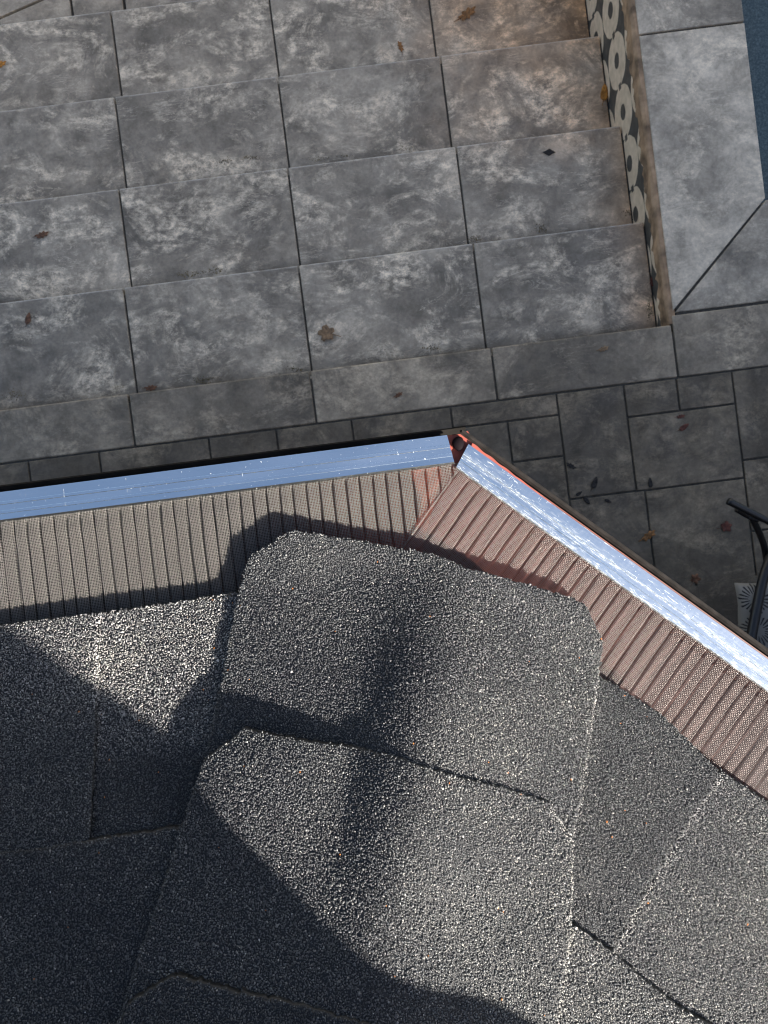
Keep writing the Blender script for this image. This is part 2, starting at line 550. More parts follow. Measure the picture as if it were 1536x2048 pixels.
# edge stones along the top of the steps
edge = empty('edge_paving', (0, Y0-S_/2, 0), 'single row of narrow pale stones edging the patio above the top step', 'edging')
for a, b in zip(js, js[1:]):
    MB().box(a+J, b-J, Y0-S_, Y0, -.035, random.uniform(-.001, .001), bevel=.006, seg=3).build('edge_stone', M_STRIP, edge)
for a in (X1+3*W, X1+4*W, X1+5*W, X1+6*W):
    MB().box(a+J, a+W-J, Y0-S_, .592, -.035, random.uniform(-.001, .001), bevel=.005, seg=3).build('edge_stone', M_STRIP, edge)

# upper patio pavers in random rectangles
mb = MB()
T = Y0-S_-J
T1 = T
for x0, x1, y0, y1 in [
    (-2.2, -1.79, -.1, T1), (-1.79, -1.366, 0, T1), (-1.366, -1.083, .1, T1), (-1.083, -.643, -.05, T1), (-.643, -.372, .0, T1),
    (-.372, -.069, .05, T1), (-.069, .33, -.09, T1), (.33, .757, .256, T1), (.33, .549, -.09, .256), (.549, .757, .091, .256),
    (.549, .757, -.30, .091), (.757, 1.028, -.085, T1), (1.028, 1.240, .211, T1), (1.240, 1.4645, .211, T1), (1.028, 1.4645, -.088, .211),
    (1.4645, 1.95, -.018, T1), (1.4645, 1.95, -.305, -.018), (.757, 1.062, -.49, -.085), (1.062, 1.4645, -.49, -.088),
    (1.4645, 1.95, -.62, -.305), (1.185, 1.4645, -.8, -.49), (.9, 1.185, -.8, -.49), (1.4645, 1.95, -.95, -.62), (1.95, 2.5, -.2, T1),
    (1.95, 2.5, -.62, -.2), (.33, .549, -.30, -.09), (-.069, .33, -.40, -.09)]:
    paver(mb, x0, x1, y0, y1, random.uniform(-.001, .001))
# plain continuation further away, mostly under the roof
for a in np.arange(-5.6, -2.2, .62): paver(mb, a, a+.62, -.1, T1)
for a in np.arange(-5.6, 5.6, .62):
    for yy in np.arange(-3.4, -.95, .49): paver(mb, a, a+.62, yy-.02, yy+.47)
for a in np.arange(-2.2, .0, .55): paver(mb, a, a+.55, -.93, -.12)
for a in np.arange(2.5, 5.6, .62): paver(mb, a, a+.62, -.2, T1)
o = mb.build('upper_patio', M_PAVE)
tag(o, 'shade-darkened grey paved patio of mixed rectangular stones under the eaves', 'patio', kind='structure')

# the tiled retaining wall beside the steps
wall = empty('tiled_wall', (XR, 1.6, 0), 'low retaining wall faced with cream and charcoal ring tiles beside the steps', 'wall')
MB().box(XR, XR+.02, Y0+.004, 7, LOWZ, -.052).build('tile_facing', M_TILE, wall)
mv, n_ = [], 420
for i in range(n_+1):
    y = Y0+.003+(7-Y0)*(i/n_)**1.6
    lo = -.062-.022*abs(math.sin(y*23+math.sin(y*57)))**3-random.uniform(0, .006)
    xo = XR-.003-.002*math.sin(y*31)
    mv += [(XR+.028, y, -.004), (XR+.006+.004*math.sin(y*19), y, -.0035), (xo, y, -.016), (xo+.0005, y, lo), (XR+.006, y, lo-.002), (XR+.028, y, -.055)]
mf = [(i*6+k, i*6+(k+1) % 6, (i+1)*6+(k+1) % 6, (i+1)*6+k) for i in range(n_) for k in range(6)]
mf += [tuple(range(6)), tuple(n_*6+k for k in range(5, -1, -1))]
me = bpy.data.meshes.new('mortar_band'); me.from_pydata(mv, [], mf)
link('mortar_band', me, M_MORTAR, wall)

# coping stones round the pool, mitred at the corner
cop = empty('pool_coping', (1.47, 1.2, 0), 'wide pale grey coping stones with a mitred corner round the pool', 'coping')
XA, XB, YA, YB = 1.262, 1.684, .603, 1.006
def cope(pts): MB().prism(pts, -.04, random.uniform(-.0008, .0008), .004).build('coping_stone', M_COPE, cop)
g = .004
cope([(XA, YA+2*g), (XB-g*.4, YB+g), (XB, 1.712-g), (XA, 1.712-g)])
cope([(XA, 1.712+g), (XB, 1.712+g), (XB, 2.55-g), (XA, 2.55-g)])
cope([(XA, 2.55+g), (XB, 2.55+g), (XB, 3.4), (XA, 3.4)])
cope([(XA+2*g, YA), (2.35-g, YA), (2.35-g, YB), (XB+g*.4, YB-g)])
cope([(2.35+g, YA), (3.1-g, YA), (3.1-g, YB), (2.35+g, YB)])
cope([(3.1+g, YA), (3.9-g, YA), (3.9-g, YB), (3.1+g, YB)])

# pool: shell with a dark pebbled lining and cover
mb = MB()
mb.box(1.665, 6.2, YB-.03, 6.5, -1.2, -1.15)
mb.box(1.655, 1.68, YB-.03, 6.5, -1.15, -.041)
mb.box(1.68, 6.2, YB-.045, YB-.02, -1.15, -.041)
pm, pn, pb = newmat('pebble_lining')
tc = N(pn, 'ShaderNodeTexCoord'); vo = N(pn, 'ShaderNodeTexVoronoi', i_Scale=60); L(pn, tc.outputs['Object'], vo.inputs['Vector'])
L(pn, ramp(pn, vo.outputs['Color'], [(.2, (.05, .10, .13)), (.8, (.16, .25, .30))]).outputs[0], pb.inputs['Base Color'])
o = mb.build('pool_basin', pm)
tag(o, 'dark blue pool basin beyond the coping', 'pool', kind='structure')
wm_, wn, wb = newmat('pool_cover')
tc = N(wn, 'ShaderNodeTexCoord')
vz = N(wn, 'ShaderNodeTexNoise', i_Scale=110, i_Detail=5, i_Roughness=.75); L(wn, tc.outputs['Object'], vz.inputs['Vector'])
L(wn, ramp(wn, vz.outputs['Fac'], [(.3, (.025, .045, .052)), (.5, (.06, .09, .10)), (.72, (.13, .17, .18))]).outputs[0], wb.inputs['Base Color'])
wb.inputs['Roughness'].default_value = .35
wb.inputs['Specular IOR Level'].default_value = .3
bpn = N(wn, 'ShaderNodeBump', i_Strength=.3, i_Distance=.003); L(wn, vz.outputs['Fac'], bpn.inputs['Height']); L(wn, bpn.outputs[0], wb.inputs['Normal'])
o = MB().box(1.681, 6.2, YB-.019, 6.5, -.12, -.075).build('pool_cover', wm_)  # speckled teal cover over the pool basin
tag(o, 'dark teal speckled pool cover at the edge of the coping', 'water', kind='structure')

# ------------------------------------------------------------------ the roof
ZE = 2.530                      # shingle surface at the eaves
TP = math.tan(R_(21.5))
pl = onz(235, 1218, ZE)
YL = pl[1]                      # left eave runs along X
pa, pb_ = onz(1195, 1350, ZE), onz(1536, 1600, ZE)
dR_ = (pb_-pa)[:2]; dR_ /= np.linalg.norm(dR_)
nR = np.array([-dR_[1], dR_[0]])          # outward normal of right eave
if nR[1] < 0: nR = -nR
cR = nR @ pa[:2]


def dists(x, y):
    return YL-y, cR-(nR[0]*x+nR[1]*y)


def ztilt(x, y, k=.004):
    a, b = dists(x, y)
    m = -np.logaddexp(-a/k, -b/k)*k
    return ZE+TP*m


# corner of the shingle eaves and hip direction
cx = (cR-nR[1]*YL)/nR[0]
CORN = np.array([cx, YL])
hd = -(np.array([0., 1.])+nR); hd /= np.linalg.norm(hd)
hp = np.array([-hd[1], hd[0]])
if hp[0] > 0: hp = -hp         # hp points to the left facet


def hipco(x, y):
    dx, dy = x-CORN[0], y-CORN[1]
    return dx*hd[0]+dy*hd[1], dx*hp[0]+dy*hp[1]     # s up the hip, t>0 on the left facet


def zL(off):
    return lambda x, y: ZE+TP*(YL-y)+off


def zR(off):
    return lambda x, y: ZE+TP*(cR-(nR[0]*x+nR[1]*y))+off


def course_z(base, s_of, lift_front, lift_back, length):
    pass


def sstep(a, b, v):
    t = np.clip((v-a)/(b-a), 0, 1)
    return t*t*(3-2*t)


def zcap(front_s, lift_f, lift_b, corner_bump=0.0, crest=.006, over=None, round_=.006, fade_s=None, cc=.022, cw=.009):
    def f(x, y):
        s, t = hipco(x, y)
        a, b = dists(x, y)
        k = round_
        m = -np.logaddexp(-a/k, -b/k)*k
        m = np.logaddexp(0, (m+.002)/.004)*.004-.002     # levels out beyond the eaves
        z = ZE+TP*m
        q = np.clip((s-front_s)/.15, -.2, 1.6)
        z = z+lift_f+(lift_b-lift_f)*np.clip(q, 0, 1.6)
        # left half: drops steeply off the crest, then bows up again
        # right half stands proud of the hip, the left half drops off the crest and then bows out flatter
        sc = .25+.75*sstep(.0, .10, s-front_s)
        if fade_s is not None: sc = sc*(1-.9*sstep(fade_s-.002, fade_s+.16, s))
        z = z+crest*sc/(1+np.exp(np.clip((t-cc)/cw, -30, 30)))*np.exp(-(np.minimum(t, 0)/.085)**2)
        z = z+.002*sstep(.06, .12, t)*(1-.5*np.clip(q, 0, 1))
        if corner_bump:
            z = z+corner_bump*np.exp(-((t-.085)/.05)**2-((s-front_s-.0)/.06)**2)
        if over is not None:
            z = np.logaddexp(z/.0012, (over(x, y)+.0030)/.0012)*.0012
        return z
    return f


def densify(poly, step, jit, closed=True):
    out = []
    n = len(poly)
    for i in range(n if closed else n-1):
        a, b = np.array(poly[i]), np.array(poly[(i+1) % n])
        m = max(1, int(np.linalg.norm(b-a)/step))
        for k in range(m):
            out.append(a+(b-a)*k/m)
    out = np.array(out)
    out += rng.normal(0, jit, out.shape)
    return out


def chaikin(poly, rad_idx):
    """round chosen corners of a pixel polygon"""
    out = []
    n = len(poly)
    for i, p in enumerate(poly):
        if i in rad_idx:
            r = rad_idx[i]
            p0, p1, p2 = np.array(poly[i-1], float), np.array(p, float), np.array(poly[(i+1) % n], float)
            a = p1+(p0-p1)/np.linalg.norm(p0-p1)*r
            b = p1+(p2-p1)/np.linalg.norm(p2-p1)*r
            for t in (0, .25, .5, .75, 1):
                out.append(tuple((1-t)**2*a+2*t*(1-t)*p1+t*t*b))
        else:
            out.append(tuple(p))
    return out


GR_V = np.array([[1, 0, 0], [0, 1, 0], [-1, 0, 0], [0, -1, 0], [0, 0, 1], [0, 0, -1]], float)
GR_F = np.array([[0, 1, 4], [1, 2, 4], [2, 3, 4], [3, 0, 4], [1, 0, 5], [2, 1, 5], [3, 2, 5], [0, 3, 5]])


def granules(x, y, zf, rmin=.00042, rmax=.00083, bias=0.0, pale=None):
    n = len(x)
    e = .0006
    z = zf(x, y)
    gx = (zf(x+e, y)-zf(x-e, y))/(2*e)
    gy = (zf(x, y+e)-zf(x, y-e))/(2*e)
    nn = np.stack([-gx, -gy, np.ones(n)], 1)
    nn /= np.linalg.norm(nn, axis=1)[:, None]
    nn += rng.normal(0, .40, (n, 3))
    nn /= np.linalg.norm(nn, axis=1)[:, None]
    r = rng.normal(0, 1, (n, 3))
    ax = np.cross(nn, r); ax /= np.linalg.norm(ax, axis=1)[:, None]
    ay = np.cross(nn, ax)
    rad = rng.uniform(rmin, rmax, n)*(1+.5*(rng.random(n) > .96))
    sx = rad*rng.uniform(.85, 1.3, n); sy = rad*rng.uniform(.65, 1.0, n); sz = rad*rng.uniform(.6, 1.1, n)
    gv = GR_V[None]+rng.normal(0, .17, (n, 6, 3))
    P = (gv[:, :, 0:1]*(ax*sx[:, None])[:, None]+gv[:, :, 1:2]*(ay*sy[:, None])[:, None]+gv[:, :, 2:3]*(nn*sz[:, None])[:, None])
    c = np.stack([x, y, z+rng.uniform(-.0001, .0006, n)], 1)
    V = (c[:, None]+P).reshape(-1, 3)
    F = (np.arange(n)[:, None, None]*6+GR_F[None]).reshape(-1, 3)
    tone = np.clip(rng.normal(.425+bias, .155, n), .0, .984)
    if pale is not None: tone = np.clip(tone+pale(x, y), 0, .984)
    tone = np.where(rng.random(n) > .9995, 1.0, tone)
    return V, F, np.repeat(tone, 6)


roof = empty('bay_roof', (float(CORN[0]), float(CORN[1]-.2), ZE), 'hipped bay roof of dark granulated asphalt shingles with chamfered hip caps', 'roof')


def shingle(name, outline_px, zf, thick=.004, spacing=.00113, bias=0.0, pale=None, label=None, jit=.0005):
    pw = [onsurf(u, v, zf) for u, v in outline_px]
    poly = densify([p[:2] for p in pw], .0016, jit)
    x0, y0 = poly.min(0); x1, y1 = poly.max(0)
    # slab
    gs = .005
    gx, gy = np.meshgrid(np.arange(x0, x1, gs), np.arange(y0, y1, gs))
    gx = (gx+rng.uniform(-.0012, .0012, gx.shape)).ravel(); gy = (gy+rng.uniform(-.0012, .0012, gy.shape)).ravel()
    ins = inpoly(gx, gy, poly)
    gx, gy = gx[ins], gy[ins]
    n = len(poly)
    pts = [Vector(p) for p in poly]+[Vector((a, b)) for a, b in zip(gx, gy)]
    res = delaunay_2d_cdt(pts, [(i, (i+1) % n) for i in range(n)], [], 1, 1e-7)
    vv = np.array([(p.x, p.y) for p in res[0]])
    tri = np.array([f for f in res[2]])
    zt = zf(vv[:, 0], vv[:, 1])-.0004
    nv = len(vv)
    top = np.column_stack([vv, zt]); bot = np.column_stack([vv, zt-thick])
    ed = {}
    for f in tri:
        for i in range(3):
            a, b = int(f[i]), int(f[(i+1) % 3])
            if (b, a) in ed: del ed[(b, a)]
            else: ed[(a, b)] = 1
    sk = np.array([(b, a, a+nv, b+nv) for a, b in ed]) if ed else np.zeros((0, 4), int)
    # granules
    jx, jy = np.meshgrid(np.arange(x0, x1, spacing), np.arange(y0, y1, spacing*.9))
    jx = jx+(np.arange(jx.shape[0])[:, None] % 2)*spacing*.5
    jx = (jx+rng.uniform(-.5, .5, jx.shape)*spacing).ravel(); jy = (jy+rng.uniform(-.5, .5, jy.shape)*spacing).ravel()
    ins = inpoly(jx, jy, poly)
    ins &= rng.random(len(ins)) > .07
    jx, jy = jx[ins], jy[ins]
    # a rim of grains clinging to the cut edge
    sel = rng.random(n) < .65
    ex, ey = poly[sel, 0], poly[sel, 1]
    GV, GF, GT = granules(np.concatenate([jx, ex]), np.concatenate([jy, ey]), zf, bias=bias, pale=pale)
    base = 2*nv
    V = np.concatenate([top, bot, GV])
    tn = np.concatenate([np.full(2*nv, .06), GT])
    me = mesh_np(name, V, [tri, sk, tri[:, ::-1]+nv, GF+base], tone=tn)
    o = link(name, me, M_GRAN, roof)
    if label: o['label'] = label
    return o


# deck under everything
def deckpts(ins):
    a = []
    return a
mb = MB()
hx = CORN+hd*1.3
def addface(pts):
    bm = mb.bm
    t = [bm.verts.new(p) for p in pts]
    b = [bm.verts.new((p[0], p[1], p[2]-.03)) for p in pts]
    bm.faces.new(t); bm.faces.new(b[::-1])
    for i in range(len(pts)):
        j = (i+1) % len(pts)
        bm.faces.new((t[i], b[i], b[j], t[j]))
fl, fr = zL(-.012), zR(-.012)
def P3(f, p): return (p[0], p[1], float(f(np.array([p[0]]), np.array([p[1]]))[0]))
c0 = CORN+hd*.012
lx = -2.2
addface([P3(fl, c0), P3(fl, (lx, YL-.012)), P3(fl, (lx, YL-1.0)), P3(fl, CORN+hd*1.0/abs(hd[1]))])
e1 = CORN+hd*.012+dR_*1.6*1.0
addface([P3(fr, c0), P3(fr, CORN+hd*1.0/abs(hd[1])), P3(fr, CORN+hd*1.0/abs(hd[1])+dR_*1.45), P3(fr, c0+dR_*1.45)])
mb.build('roof_deck', M_FELT, roof)

def seam(px, zf, amp=.5, wd=.0016):
    amp = amp*.5
    q = np.array([onsurf(u, v, zf)[:2] for u, v in px])
    def f(x, y):
        d = np.full(len(x), 9.0)
        for a, b in zip(q[:-1], q[1:]):
            ab = b-a
            t = np.clip(((x-a[0])*ab[0]+(y-a[1])*ab[1])/(ab@ab), 0, 1)
            d = np.minimum(d, np.hypot(x-a[0]-t*ab[0], y-a[1]-t*ab[1]))
        return amp*np.exp(-(d/wd)**2)+amp*.25*np.exp(-(d/(wd*4))**2)
    return f


def plus(*fs): return lambda x, y: sum(f(x, y) for f in fs)


# --- left facet, eave course
lift_eave = 0.0
dusty = lambda x, y: .10*np.exp(-(((YL-y)-.03)/.05)**2)
def lslope(off0, off1, d1):
    f0 = zL(0)
    return lambda x, y: f0(x, y)+off0+(off1-off0)*np.clip((YL-y)/d1, 0, 1.4)
shingle('eave_shingle', [(-110, 1264), (0, 1251), (100, 1238), (197, 1226), (192, 1400), (176, 1720), (150, 1800), (-130, 1840)], lslope(.001, .004, .17), bias=.22, pale=plus(dusty, seam([(197, 1226), (192, 1400)], zL(0)), lambda x, y: -.17*sstep(.045, .10, YL-y)))  # granules toned darker up-slope where the diagonal shadow lies
shingle('eave_shingle', [(199, 1226), (330, 1208), (478, 1185), (560, 1180), (560, 1450), (470, 1800), (172, 1800), (178, 1720), (194, 1400)], lslope(.001, -.0005, .17), bias=.25, pale=plus(dusty, seam([(199, 1226), (194, 1400)], zL(0)), lambda x, y: -.30*sstep(.085, .11, YL-y)))  # granules toned darker up-slope as the shade of the sunken piece
# second course
shingle('course_shingle', [(-130, 1728), (0, 1707), (85, 1697), (175, 1683), (300, 1664), (352, 1655), (420, 1645), (420, 1800), (330, 2120), (-130, 2130)], lslope(.0062, .0052, .17), thick=.005, bias=.03)

# --- right facet
rf = lambda off: zR(off)
SEAM_R = seam([(1440, 1560), (1382, 1640), (1311, 1756), (1228, 1905)], zR(.001), .4, .002)
SEAM_C = seam([(1196, 1352), (1185, 1440), (1160, 1600), (1140, 1720)], zR(.002), .45, .0018)
SEAM_D = seam([(1100, 1606), (1146, 1680), (1142, 1850), (1128, 1950), (1098, 2130)], zR(.006), .45, .0025)
shingle('eave_shingle', [(1100, 1290), (1196, 1352), (1260, 1388), (1330, 1436), (1440, 1545), (1380, 1640), (1310, 1755), (1227, 1905), (1181, 2002), (1020, 1900), (1040, 1400)], rf(.0005), bias=0.05, pale=plus(SEAM_R, SEAM_C))
shingle('eave_shingle', [(1444, 1543), (1470, 1560), (1540, 1606), (1680, 1710), (1680, 2130), (1260, 2130), (1179, 2003), (1226, 1906), (1309, 1757), (1380, 1641), (1438, 1545)], rf(.0006), bias=.2, pale=SEAM_R)
shingle('course_shingle', [(1060, 1800), (1140, 1847), (1230, 1908), (1285, 1958), (1345, 2005), (1400, 2040), (1480, 2085), (1560, 2150), (980, 2180)], rf(.006), thick=.005, bias=.25, pale=SEAM_D)

# --- hip caps, each lying over the one below it
def sfront(u, v):
    p = onz(u, v, ZE+.01)
    return float(hipco(p[0], p[1])[0])
s1 = sfront(880, 1112); s2 = sfront(800, 1520); s3 = sfront(720, 2045)
zc1 = zcap(s1, .003, .005, crest=.0165, fade_s=s2, round_=.004, cc=.025, cw=.0115)
zc2 = zcap(s2, .0085, .0095, corner_bump=.010, crest=.010, over=zc1, round_=.013, cc=.032, cw=.022)
zc3 = zcap(s3, .015, .016, crest=.008, over=zc2, round_=.012, cc=.03, cw=.02)
cap1 = [(500, 1112), (582, 1061), (700, 1078), (872, 1110), (935, 1136), (1050, 1168), (1150, 1197), (1172, 1210), (1206, 1285), (1197, 1352), (1185, 1440), (1160, 1600), (1145, 1680), (700, 1640), (372, 1640), (413, 1500), (442, 1370), (465, 1250), (478, 1180)]
shingle('hip_cap', chaikin(cap1, {0: 8, 1: 7, 6: 4, 8: 4}), zc1, thick=.005, bias=.04, pale=plus(SEAM_C, lambda x, y: .12*sstep(.0, -.03, hipco(x, y)[1])), label='lowest hip cap shingle at the gutter corner, fully sunlit')  # right half toned lighter, sunlight on that side put into the granules
cap2 = [(408, 1522), (490, 1458), (640, 1487), (800, 1517), (1000, 1574), (1100, 1606), (1146, 1680), (1142, 1850), (1128, 1950), (1098, 2130), (700, 2150), (215, 2130), (262, 1960), (306, 1830), (352, 1690), (388, 1578)]
shingle('hip_cap', chaikin(cap2, {0: 7, 1: 7, 5: 6}), zc2, thick=.005, bias=.07, pale=plus(SEAM_D, lambda x, y: .12*sstep(.0, -.03, hipco(x, y)[1])), label='middle hip cap shingle crossed by the diagonal shadow edge')  # right half again toned lighter for the side facing the sun
cap3 = [(225, 2075), (258, 2008), (345, 1952), (470, 1985), (600, 2012), (720, 2045), (900, 2090), (1000, 2190), (200, 2190)]
shingle('hip_cap', chaikin(cap3, {1: 8, 2: 10}), zc3, thick=.005, bias=.0, label='topmost visible hip cap shingle, wholly in shadow')

# ------------------------------------------------------------------ gutters
ZG = ZE-.011
# left gutter frame: along -X from the corner, across +Y outward.   local (a, b): a along from corner, b outward from the eave
oL = np.array([*onz(905, 932, ZG)[:2]])
aL = np.array([-1., 0.]); bL = np.array([0., 1.])
pr = onz(915, 940, ZG); pr2 = onz(1536, 1386, ZG)
aR = (pr2-pr)[:2]; aR /= np.linalg.norm(aR)
bR = np.array([-aR[1], aR[0]])
if bR[1] < 0: bR = -bR
yLrail = onz(450, 985, ZG)[1]          # inner edge of the left rail
RWID = .0210


def guard(name, org, a, b, length, depth, cut, mat, parent, pitch=.00115, pleat=.0100, seed=0, zrail=0.0, zback=.003, groove=.0019, gw=.15):
    """woven wire cloth pressed into pleats; b=0 at the rail edge, b=-depth under the shingles"""
    ph = seed*1.3
    wr = .00021

    def height(A, B):
        fade = sstep(.0, -.007, B)
        u = ((A+.00025*np.sin(B*70+ph)+.00012*np.sin(A*400))/pleat) % 1.0
        tri = np.where(u < gw, u/gw, np.where(u < 2*gw, (2*gw-u)/gw, 0))
        tri = tri*tri*(3-2*tri)
        base = zrail+(zback-zrail)*np.clip(-B/depth, 0, 1)
        return base+.0007*np.exp(-((B+.013)/.006)**2)-groove*tri*(.3+.7*fade)+.0006*np.sin(A*31+ph)*np.sin(-B/depth*3.1)

    Vs, Fs = [], []
    cnt = 0
    nB = int(depth/pitch); nA = int(length/pitch)

    def strands(fixed, steps, along_a):
        nonlocal cnt
        nf, ns = len(fixed), len(steps)
        i = np.arange(nf)[:, None]; j = np.arange(ns)[None]
        fx = np.broadcast_to(fixed[:, None], (nf, ns)) + rng.normal(0, pitch*.05, (nf, 1))
        st = np.broadcast_to(steps[None], (nf, ns))
        A, B = (st, fx) if along_a else (fx, st)
        wv = np.where(j % 2 == 1, 0.0, np.where(((j//2)+i) % 2 == 0, 1.0, -1.0))*(1 if along_a else -1)
        Z = height(A, B)+wv*wr*1.05
        rings = []
        for kk in range(3):
            th = 2*math.pi*kk/3+math.pi/2
            oa, oz = math.cos(th)*wr*1.15, math.sin(th)*wr*1.15
            A2, B2 = (A, B+oa) if along_a else (A+oa, B)
            X = org[0]+a[0]*A2+b[0]*B2; Y = org[1]+a[1]*A2+b[1]*B2
            rings.append(np.stack([X, Y, ZG+Z+oz], -1))
        V = np.stack(rings, 2)     # nf, ns, 3, 3
        keep = cut(A, B)
        keep = keep[:, 1:] & keep[:, :-1]
        idx = (np.arange(nf*ns).reshape(nf, ns)*3)
        a0, a1 = idx[:, :-1][keep], idx[:, 1:][keep]
        f = []
        for kk in range(3):
            k2 = (kk+1) % 3
            f.append(np.stack([a0+kk, a1+kk, a1+k2, a0+k2], 1))
        Vs.append(V.reshape(-1, 3)); Fs.append(np.concatenate(f)+cnt)
        cnt += nf*ns*3
    strands(-np.arange(nB)*pitch-.0003, np.arange(nA*2)*pitch/2, True)
    strands(np.arange(nA)*pitch, -np.arange(nB*2)*pitch/2, False)
    me = mesh_np(name, np.concatenate(Vs), np.concatenate(Fs))
    return link(name, me, mat, parent)


def rail(name, org, a, b, a0, a1, mat, parent, sk0=0.0, zt=.0016, tilt=0.0, ribs=(.30, .62)):
    """flat aluminium strip with two raised ribs, long axis a, from b=0 to RWID"""
    prof = [(0, -.0012), (.0004, .0004), (.0011, .0009)]
    for r in ribs:
        c = RWID*r
        prof += [(c-.0006, .0004), (c-.0003, .0010), (c+.0003, .0010), (c+.0006, .0004)]
    prof += [(RWID-.0004, .0003), (RWID, -.002)]
    na = 160
    V, UV = [], []
    for i in range(na+1):
        t = i/na
        for q, z in prof:
            aa = a0+sk0*q/RWID+(a1-a0)*t if True else 0
            wv = .00025*math.sin(aa*17)+.00012*math.sin(aa*61+q*300)
            V.append((org[0]+a[0]*aa+b[0]*q, org[1]+a[1]*aa+b[1]*q, ZG+zt+z+wv-tilt*q))
            UV.append((aa, q/RWID))
    m = len(prof)
    F = [(i*m+k, (i+1)*m+k, (i+1)*m+k+1, i*m+k+1) for i in range(na) for k in range(m-1)]
    me = bpy.data.meshes.new(name)
    me.from_pydata(V, [], F)
    uvl = me.uv_layers.new(name='UVMap')
    for lp in me.loops: uvl.data[lp.index].uv = UV[lp.vertex_index]
    o = link(name, me, mat, parent, smooth=False)
    so = o.modifiers.new('thickness', 'SOLIDIFY'); so.thickness = .0012; so.offset = -1
    return o


def sweep(name, prof, org, a, b, a0, a1, mat, parent, skew=0.0, n=24):
    V = []
    for i in range(n+1):
        for q, z in prof:
            aa = a0+(a1-a0)*i/n+skew*q*(1-i/n)
            V.append((org[0]+a[0]*aa+b[0]*q, org[1]+a[1]*aa+b[1]*q, ZG+z))
    m = len(prof)
    F = [(i*m+k, (i+1)*m+k, (i+1)*m+k+1, i*m+k+1) for i in range(n) for k in range(m-1)]
    me = bpy.data.meshes.new(name)
    me.from_pydata(V, [], F)
    o = link(name, me, mat, parent)
    so = o.modifiers.new('thickness', 'SOLIDIFY'); so.thickness = .0012; so.offset = 0
    return o


OL = np.array([oL[0], yLrail])
OR = pr[:2]
gl = empty('roof_gutter', (OL[0]-.2, OL[1], ZG-.1), 'straight gutter along the left eave with clean blue-reflecting aluminium strip over mesh', 'gutter', 'gutters along the bay eaves')
gr = empty('roof_gutter', (float(OR[0]+aR[0]*.2), float(OR[1]+aR[1]*.2), ZG-.1), 'angled gutter running down the right eave with white-scratched aluminium strip over mesh', 'gutter', 'gutters along the bay eaves')

DEPL = float(yLrail-YL)+.012
DEPR = float(bR @ OR - bR @ pa[:2])+.022
# mitre: the left cloth ends on the first pleat of the right cloth
def cutL(A, B):
    X = OL[0]+aL[0]*A+bL[0]*B; Y = OL[1]+aL[1]*A+bL[1]*B
    return ((X-OR[0])*aR[0]+(Y-OR[1])*aR[1]) < .0015
def cutR(A, B): return A > -.0001
OL2 = OL+np.array([.05, 0])
def cutL2(A, B):
    X = OL2[0]+aL[0]*A; Y = OL2[1]+B
    return ((X-OR[0])*aR[0]+(Y-OR[1])*aR[1]) < .0015
guard('mesh_guard', OL2, aL, bL, .50, DEPL, cutL2, M_WIRE, gl, seed=1, groove=.0026, gw=.125)
guard('mesh_guard', OR, aR, bR, .66, DEPR, cutR, M_WIRE_R, gr, seed=2, zrail=.0004, zback=.0036)
rail('cover_strip', OL, aL, bL, -.0015, .45, M_ALU, gl, sk0=.003)
rail('cover_strip', OR, aR, bR, -.002, .66, M_ALU_W, gr, sk0=-.0028, zt=.0026, tilt=.12, ribs=(.33, .55))
# troughs
trough = [(RWID+.002, -.014), (RWID+.003, -.085), (RWID-.02, -.10), (-DEPL+.02, -.10), (-DEPL-.0, -.06), (-DEPL-.004, -.04)]
sweep('trough', trough, OL, aL, bL, -.001, .62, M_TROUGH_L, gl, skew=-.38)
sweep('trough', trough, OR, aR, bR, -.004, .62, M_TROUGH_R, gr, skew=-.38)
lipL = [(RWID+.0005, -.0035), (RWID+.0045, -.0025), (RWID+.0055, -.006), (RWID+.0045, -.05)]
sweep('front_lip', lipL, OL, aL, bL, -.004, .62, M_LIP, gl, skew=-.38)
lipR = [(RWID+.0030, -.0045), (RWID+.0042, -.0018), (RWID+.0060, -.0032), (RWID+.0068, -.008), (RWID+.0060, -.05)]
sweep('front_lip', lipR, OR, aR, bR, -.0045, .62, M_LIP_R, gr, skew=-.38)
rv, rf_ = [], []
for i in range(41):
    t = i/40
    wd = .0034*(1-t)**.55*(1+.12*math.sin(t*37))+.0003
    aa = -.002+.085*t
    for q, z in ((RWID-.0012, -.0012), (RWID-.0012+wd*.85, -.0009), (RWID-.0012+wd, -.004)):
        a2 = aa-.3*(q-RWID)*(1-t)
        rv.append((OR[0]+aR[0]*a2+bR[0]*q, OR[1]+aR[1]*a2+bR[1]*q, ZG+z))
rf_ = [(i*3+k, (i+1)*3+k, (i+1)*3+k+1, i*3+k+1) for i in range(40) for k in range(2)]
me = bpy.data.meshes.new('red_edge'); me.from_pydata(rv, [], rf_)
o = link('red_edge', me, M_RED, gr); so_ = o.modifiers.new('thickness', 'SOLIDIFY'); so_.thickness = .0008
# inner corner piece, red oxide, with a dark blob of sealant
cp = [onz(u, v, ZG-.003) for u, v in ((880, 872), (936, 862), (960, 905), (905, 932), (872, 905))]
MB().prism([p[:2] for p in cp], ZG-.09, ZG-.004).build('corner_piece', M_RED, gl)
lp = [onz(u, v, ZG) for u, v in ((870, 880), (934, 866), (936, 872), (872, 886))]
b = bmesh.new()
bmesh.ops.create_icosphere(b, subdivisions=3, radius=1)
q = onz(917, 887, ZG+.001)
for v in b.verts:
    v.co = Vector((q[0]+v.co.x*.0045*(1+.12*v.co.y), q[1]+v.co.y*.0055*(1+.15*v.co.x), q[2]-.003+v.co.z*.0035))
me = bpy.data.meshes.new('sealant_blob'); b.to_mesh(me); b.free()
link('sealant_blob', me, M_PURPLE, gl, True)

